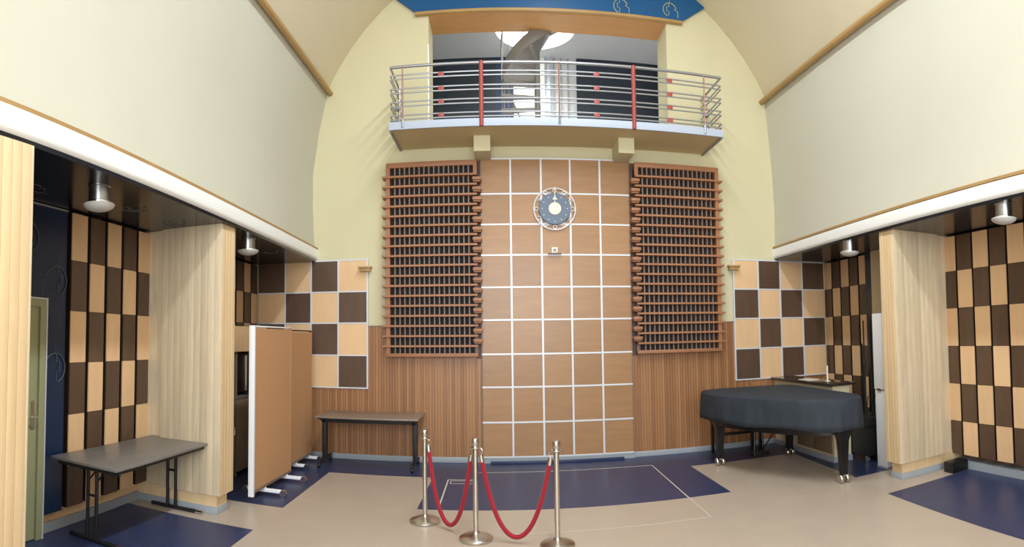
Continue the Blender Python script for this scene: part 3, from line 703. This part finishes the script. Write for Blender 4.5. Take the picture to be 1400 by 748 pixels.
# ---- grey folding table, left alcove
tb = thing('folding_table', (-4.075, -3.86, 0), 'folding table with a grey wood-look top and black tube legs in the left alcove', 'table')
MB().box(-0.375, 0.375, -0.80, 0.80, 0.70, 0.722, 0.003).obj('tabletop', M['greytop'], tb)
MB().box(-0.31, 0.33, -0.72, 0.74, 0.66, 0.70).box(-0.34, 0.36, -0.74, -0.72, 0.655, 0.70).obj('under_frame', M['blackmatte'], tb)
for ye, s in ((-0.60, 1), (0.66, -1)):
    for xp in (-0.10, 0.0):
        MB().tube([(xp, ye, 0.03), (xp, ye, 0.67)], 0.017, 10).obj('leg', M['blackmatte'], tb)
    MB().tube([(-0.30, ye, 0.022), (0.27, ye, 0.022)], 0.018, 10).obj('foot', M['blackmatte'], tb)
    MB().tube([(0.25, ye, 0.022), (0.335, ye, 0.020)], 0.0185, 10).obj('foot_tip', M['chrome'], tb)
    MB().tube([(-0.10, ye, 0.40), (0.0, ye, 0.40)], 0.012, 8).obj('cross_tube', M['blackmatte'], tb)
    MB().tube([(0.0, ye, 0.52), (0.0, ye + s * 0.24, 0.68)], 0.008, 8).obj('brace', M['blackmatte'], tb)
    MB().tube([(-0.10, ye, 0.52), (-0.10, ye + s * 0.24, 0.68)], 0.008, 8).obj('brace', M['blackmatte'], tb)

# ---- training table against the back wall
t2 = thing('folding_table', (-2.69, -0.42, 0), 'taupe-topped table with black legs against the brown boards, behind the barrier', 'table')
MB().box(-0.70, 0.75, -0.36, 0.33, 0.70, 0.722, 0.004).obj('tabletop', M['taupetop'], t2)
MB().box(-0.64, 0.64, -0.04, 0.0, 0.60, 0.66).box(-0.68, 0.68, -0.28, 0.26, 0.672, 0.70).obj('under_frame', M['blackmatte'], t2)
for x in (-0.655, 0.655):
    MB().box(x - 0.03, x + 0.03, -0.045, 0.045, 0.08, 0.68, 0.006).obj('leg', M['blackmatte'], t2)
    MB().box(x - 0.022, x + 0.022, -0.30, 0.28, 0.065, 0.10, 0.008).obj('foot', M['blackmatte'], t2)
    MB().prism([(-0.30, 0.70), (0.28, 0.70), (0.05, 0.60), (-0.05, 0.60)], x - 0.02, x + 0.02, 'x').obj('gusset', M['blackmatte'], t2)
    for yy in (-0.28, 0.26): 
        MB().lathe([(0, -0.016), (0.030, -0.016), (0.033, -0.01), (0.033, 0.01), (0.030, 0.016), (0, 0.016)], (x, yy, 0.033), 18, 'x').obj('caster', M['blackmatte'], t2)
for s in (-1, 1): MB().tube([(s * 0.64, 0, 0.56), (s * 0.60, 0, 0.62), (s * 0.50, 0, 0.655)], 0.012, 8).obj('brace', M['blackmatte'], t2)

# ---- rolling cork boards
def corkboard(x, y0, y1, z0, z1, label, feet):
    t = thing('display_board', (x, (y0 + y1) / 2, 0), label, 'board', 'rolling cork display boards')
    h = (y1 - y0) / 2
    MB().box(-0.018, 0.018, -h + 0.03, h - 0.03, z0 + 0.03, z1 - 0.03).obj('cork_panel', M['cork'], t)
    MB().box(-0.032, 0.032, -h, -h + 0.04, z0 - (0.03 if feet[2] else 0), z1, 0.006).obj('frame_post', M['whitealu'] if feet[2] else M['cork'], t)
    arm = 0.26 if feet[2] else 0.185
    MB().box(-0.020, 0.020, h - 0.035, h, z0, z1, 0.006).obj('frame_post', M['cork'], t)
    MB().box(-0.024, 0.024, -h + 0.04, h - 0.035, z1 - 0.018, z1, 0.004).obj('frame_rail', M['whitealu'] if feet[2] else M['dark_edge'], t)
    MB().box(-0.020, 0.020, -h + 0.04, h - 0.035, z0, z0 + 0.03).obj('frame_rail', M['slat'], t)
    for yy in feet[:2]:
        MB().box(-arm + 0.05, arm - 0.05, yy - 0.018, yy + 0.018, z0 - 0.055, z0 - 0.015, 0.006).box(-0.02, 0.02, yy - 0.015, yy + 0.015, z0 - 0.03, z0 + 0.01).obj('foot', M['whitealu'], t)
        for s in (-1, 1):
            for q in (-0.014, 0.014): MB().lathe([(0, -0.010), (0.040, -0.010), (0.042, -0.006), (0.042, 0.006), (0.040, 0.010), (0, 0.010)], (s * (arm - 0.02), yy + q, 0.0425), 18, 'y').obj('wheel', M['chrome'], t)
            MB().box(s * (arm - 0.02) - 0.008, s * (arm - 0.02) + 0.008, yy - 0.008, yy + 0.008, 0.03, z0 - 0.02).obj('caster_stem', M['chrome'], t)
corkboard(-3.49, -2.60, -1.43, 0.095, 1.94, 'cork display board with a white frame on casters, nearest the maple pillar', (-0.22, 0.45, 1))
corkboard(-3.61, -1.24, -0.30, 0.10, 1.915, 'second cork display board, closer to the end wall behind the first', (-0.15, 0.40, 0))

# ---- storage cabinet behind the boards, left far alcove
cbx = thing('storage_cabinet', (-4.36, -1.62, 0), 'open-fronted brown storage cabinet half hidden between the pillar and the cork boards', 'cabinet')
MB().box(-0.20, -0.18, -0.9, 0.9, 0.0, 1.93).obj('back_panel', M['browncab'], cbx)
for y in (-0.9, 0.0, 0.88): MB().box(-0.18, 0.19, y, y + 0.02, 0.0, 1.93).obj('side_panel', M['browncab'], cbx)
MB().box(-0.20, 0.20, -0.9, 0.9, 1.93, 1.955).obj('top_board', M['panel'], cbx)
MB().box(0.19, 0.21, -0.9, 0.9, 1.62, 1.955).obj('fascia_board', M['tile_l'], cbx)
MB().box(-0.18, 0.20, -0.88, 0.0, 1.00, 1.025).obj('shelf', M['greytop'], cbx)
MB().box(-0.18, 0.20, 0.02, 0.88, 1.00, 1.025).obj('shelf', M['greytop'], cbx)
for y in (-0.9, 0.01): 
    d_ = MB().box(0.19, 0.208, y + 0.004, y + 0.885, 0.06, 0.99, 0.002).obj('cabinet_door', M['browncab'], cbx)
    MB().tube([(0.215, y + 0.80, 0.55), (0.225, y + 0.80, 0.60), (0.215, y + 0.80, 0.65)], 0.005, 6).obj('door_handle', M['chrome'], d_)
for k, yy in enumerate((-1.16,)):
    mo = thing('monitor', (-4.28, yy, 1.026), ['black glossy screen on the cabinet shelf, seen between the pillar and the cork board'][k], 'monitor')
    MB().box(-0.03, 0.03, -0.27, 0.27, 0.03, 0.56, 0.008).obj('screen', M['black'], mo)
    MB().box(0.028, 0.036, -0.05, 0.0, 0.05, 0.53).obj('chrome_edge', M['chrome'], mo)
    MB().box(-0.08, 0.08, -0.1, 0.1, 0.0, 0.03).obj('stand', M['black'], mo)

# ---- low cabinet in the right far alcove
lc = thing('low_cabinet', (3.56, -0.92, 0), 'cream low cabinet with a dark stone top behind the covered piano', 'cabinet')
MB().box(-0.14, 0.14, -0.86, 0.85, 0.08, 1.04).obj('body', M['creamcab'], lc)
MB().box(-0.155, 0.155, -0.875, 0.85, 0.0, 0.08, 0.004).obj('skirting', M['base'], lc)
for y0_, y1_ in ((-0.82, -0.34), (-0.33, 0.12)): MB().box(-0.15, -0.14, y0_, y1_, 0.11, 0.98, 0.002).obj('cabinet_door', M['browncab'], lc)
MB().box(-0.20, 0.22, -0.92, 0.85, 1.04, 1.075, 0.004).obj('countertop', M['counter'], lc)
tag(MB().tube([(3.56, -1.45, 1.08), (3.56, -1.45, 1.30)], 0.012, 8).box(3.53, 3.59, -1.48, -1.42, 1.0755, 1.085).obj('white_stick', M['offwhite']), 'thin white stick standing upright on the dark counter', 'stick')
tag(MB().box(3.42, 3.60, -1.15, -0.86, 1.0755, 1.084).obj('paper_sheet', M['offwhite']), 'pale papers lying on the dark counter', 'papers')

# ---- folded white partition board next to the right pillar
wbp = thing('folded_board', (3.79, -2.45, 0), 'tall white folded board standing against the right maple pillar', 'board')
MB().box(-0.075, 0.075, -0.10, 0.10, 0.02, 1.005, 0.008).obj('lower_leaf', M['whitealu'], wbp)
MB().box(-0.090, 0.05, -0.10, 0.10, 1.015, 2.0, 0.008).obj('upper_leaf', M['whitealu'], wbp)
MB().box(-0.095, 0.0, -0.04, 0.04, 1.0, 1.03, 0.002).obj('hinge', M['steel'], wbp)
MB().box(-0.08, 0.08, -0.105, 0.105, 0.0, 0.03, 0.004).obj('foot_strip', M['base'], wbp)

# ---- black rolling case with stands
rc = thing('rolling_case', (3.93, -1.88, 0), 'black rolling equipment case on casters between the piano and the white board', 'case')
MB().box(-0.22, 0.20, -0.26, 0.24, 0.10, 0.60, 0.012).obj('case_body', M['blackmatte'], rc)
MB().box(-0.225, 0.205, -0.265, 0.245, 0.48, 0.50, 0.003).obj('edge_rail', M['black'], rc)
for x in (-0.17, 0.15):
    for y in (-0.20, 0.18):
        MB().lathe([(0, -0.014), (0.042, -0.014), (0.045, -0.008), (0.045, 0.008), (0.042, 0.014), (0, 0.014)], (x, y, 0.0455), 20, 'x').obj('caster_wheel', M['chrome'], rc)
        MB().box(x - 0.02, x + 0.02, y - 0.02, y + 0.02, 0.075, 0.105).obj('caster_plate', M['steel'], rc)
for k, (x, y, h, r_) in enumerate([(-0.10, -0.10, 1.32, 0.010), (-0.03, -0.16, 0.95, 0.012), (0.05, -0.05, 1.12, 0.009), (0.0, 0.08, 1.0, 0.010), (0.10, -0.18, 0.92, 0.011), (0.12, 0.02, 1.38, 0.014)]):
    s_ = thing('microphone_stand', (3.93 + x, -1.88 + y, 0.60), ['black microphone stand with a tall thin rod, in the rolling case', 'short black stand at the front of the rolling case', 'black stand with a clamp in the middle of the rolling case', 'black stand at the back of the rolling case', 'short black stand near the white board', 'tallest black stand beside the white board'][k], 'stand', 'black stands kept in the rolling case')
    MB().tube([(0, 0, 0), (0, 0, h * 0.55)], r_ * 1.5, 8).obj('lower_tube', M['blackmatte'], s_)
    MB().tube([(0, 0, h * 0.55), (0, 0, h)], r_, 8).obj('upper_tube', M['black'], s_)
    MB().lathe([(0, -0.03), (0.022, -0.03), (0.026, 0), (0.022, 0.03), (0, 0.03)], (0, 0, h * 0.56), 12).obj('clamp', M['blackmatte'], s_)
    MB().tube([(0, 0, 0.03), (0.03, -0.02, 0.28)], 0.007, 6).tube([(0, 0, 0.03), (-0.03, -0.02, 0.28)], 0.007, 6).obj('folded_leg', M['blackmatte'], s_)
bxb = tag(MB().box(4.09, 4.36, -3.36, -3.20, 0.003, 0.13, 0.008).obj('floor_box', M['black']), 'small black box on the floor at the foot of the right pillar', 'box')

# ---- grand piano under its cover
pn = thing('grand_piano', (0, 0, 0), 'black grand piano under a dark slate cloth cover, on brass-wheeled casters', 'piano')
OUT = [(1.93, -0.62), (1.88, -0.95), (1.90, -1.30), (2.02, -1.62), (2.17, -1.95), (2.34, -2.27), (2.55, -2.60), (2.78, -2.80), (3.04, -2.84), (3.22, -2.74), (3.30, -2.50), (3.33, -1.8), (3.35, -1.2), (3.36, -0.66), (2.65, -0.60)]
def smooth(poly, it=3):
    for _ in range(it):
        q = []
        for i in range(len(poly)):
            a, c = poly[i], poly[(i + 1) % len(poly)]
            q += [(a[0] * 0.75 + c[0] * 0.25, a[1] * 0.75 + c[1] * 0.25), (a[0] * 0.25 + c[0] * 0.75, a[1] * 0.25 + c[1] * 0.75)]
        poly = q
    return poly
OP = smooth(OUT, 3)
pcx, pcy = 2.75, -1.6
def scaled(poly, s, ins): return [((x - pcx) * s + pcx, (y - pcy) * s + pcy) for x, y in poly]
# body
MB().prism(scaled(OP, 0.955, 0), 0.62, 0.96, 'z').obj('piano_body', M['black'], pn)
MB().prism(scaled(OP, 0.86, 0), 0.565, 0.62, 'z').obj('bottom_frame', M['black'], pn)
# cover
bm = bmesh.new(); n = len(OP); rings = []
rnd = random.Random(8)
ph = [rnd.uniform(0, 6.28) for _ in range(6)]
levels = [(1.005, 0.0, 0.0), (0.985, 0.8, 0.0), (0.94, 1.0, 0.2), (0.88, 1.0, 0.5), (0.82, 1.0, 0.8), (0.76, 1.0, 1.0), (0.70, 1.0, 1.1), (0.645, 1.0, 1.2)]
for lv, (z, k1, wv) in enumerate(levels):
    r = []
    for i, (x, y) in enumerate(OP):
        u = i / n * 2 * PI
        d = Vector((x - pcx, y - pcy)).normalized()
        wave = 0.007 * math.sin(13 * u + ph[0] + 2.0 * z) + 0.012 * math.sin(5 * u + ph[1] + 3 * z) + 0.004 * math.sin(29 * u + ph[2])
        off = -0.035 * (1 - k1) + 0.012 + wave * wv
        zz = z
        if lv == len(levels) - 1: zz += 0.010 * math.sin(5 * u + ph[3]) - 0.02 * max(0, math.cos(u - 3.6))
        if lv == 0: off -= 0.0
        r.append(bm.verts.new((x + d.x * off, y + d.y * off, zz)))
    rings.append(r)
# top: concentric rings inwards with soft sag
tops = [rings[0]]
for s_, dz in ((0.86, 0.006), (0.6, 0.008), (0.3, 0.010)):
    r = []
    for i, (x, y) in enumerate(OP):
        r.append(bm.verts.new(((x - pcx) * s_ + pcx, (y - pcy) * s_ + pcy, 1.005 + dz + 0.004 * math.sin(x * 9) * math.cos(y * 7))))
    tops.append(r)
cvt = bm.verts.new((pcx, pcy, 1.017))
allr = tops[::-1] + rings[1:]
for A, Bq in zip(allr, allr[1:]):
    for i in range(n):
        f = bm.faces.new((A[i], A[(i + 1) % n], Bq[(i + 1) % n], Bq[i])); f.smooth = True
for i in range(n): bm.faces.new((cvt, tops[-1][i], tops[-1][(i + 1) % n])).smooth = True
bmesh.ops.recalc_face_normals(bm, faces=bm.faces)
b = MB(); b.merge(bm); cv = b.obj('cloth_cover', M['cloth'], pn)
sm_ = cv.modifiers.new('s', 'SOLIDIFY'); sm_.thickness = 0.006; sm_.offset = -1
# legs
for (x, y) in ((2.07, -1.0), (2.95, -2.68), (3.17, -0.98)):
    lg = MB()
    for z0_, z1_, w0_, w1_ in ((0.10, 0.50, 0.035, 0.055), (0.50, 0.62, 0.055, 0.085)):
        bb = bmesh.new(); A = [bb.verts.new((x + sx * w0_, y + sy * w0_, z0_)) for sx, sy in ((-1, -1), (1, -1), (1, 1), (-1, 1))]
        Bq = [bb.verts.new((x + sx * w1_, y + sy * w1_, z1_)) for sx, sy in ((-1, -1), (1, -1), (1, 1), (-1, 1))]
        bb.faces.new(A[::-1]); bb.faces.new(Bq)
        for i in range(4): bb.faces.new((A[i], A[(i + 1) % 4], Bq[(i + 1) % 4], Bq[i]))
        bmesh.ops.recalc_face_normals(bb, faces=bb.faces); lg.merge(bb)
    l_ = lg.obj('leg', M['black'], pn)
    MB().box(x - 0.04, x + 0.04, y - 0.04, y + 0.04, 0.13, 0.15, 0.003).obj('leg_ferrule', M['black'], l_)
    for q in (-0.042, 0.042):
        MB().lathe([(0, -0.022), (0.048, -0.022), (0.054, -0.014), (0.054, 0.014), (0.048, 0.022), (0, 0.022)], (x + q, y, 0.0545), 20, 'x').obj('caster_wheel', M['steel'], l_)
    MB().box(x - 0.035, x + 0.035, y - 0.022, y + 0.022, 0.075, 0.105, 0.004).obj('caster_fork', M['steel'], l_)
ly = MB().box(2.56, 2.80, -1.05, -0.90, 0.07, 0.13, 0.005)
ly.tube([(2.61, -0.96, 0.12), (2.63, -0.96, 0.60)], 0.016, 8).tube([(2.75, -0.96, 0.12), (2.73, -0.96, 0.60)], 0.016, 8)
ly.obj('pedal_lyre', M['black'], pn)
MB().tube([(2.66, -1.0, 0.14), (2.52, -1.35, 0.60)], 0.008, 6).tube([(2.72, -1.0, 0.14), (2.86, -1.35, 0.60)], 0.008, 6).obj('lyre_brace', M['black'], pn)
for xx in (2.62, 2.68, 2.74): MB().box(xx - 0.012, xx + 0.012, -0.90, -0.80, 0.08, 0.09, 0.002).obj('pedal', M['steel'], pn)
# bench behind it
pb_ = thing('piano_bench', (2.66, -0.36, 0), 'black piano bench pushed under the piano against the boards', 'bench')
MB().box(-0.42, 0.30, -0.17, 0.17, 0.44, 0.52, 0.01).obj('seat', M['black'], pb_)
for sx in (-0.39, 0.27):
    for sy in (-0.14, 0.14): MB().box(sx - 0.02, sx + 0.02, sy - 0.02, sy + 0.02, 0.0, 0.44, 0.003).obj('leg', M['black'], pb_)
MB().box(-0.39, 0.27, -0.155, -0.125, 0.30, 0.34, 0.003).obj('stretcher', M['black'], pb_)

# dark blue board at the foot of the centre panelling
tag(MB().box(-1.0, 0.93, -0.13, -0.072, 0.003, 0.035, 0.004).obj('threshold_board', M['lino_blue']), 'low dark blue board lying along the foot of the centre panelling', 'board')
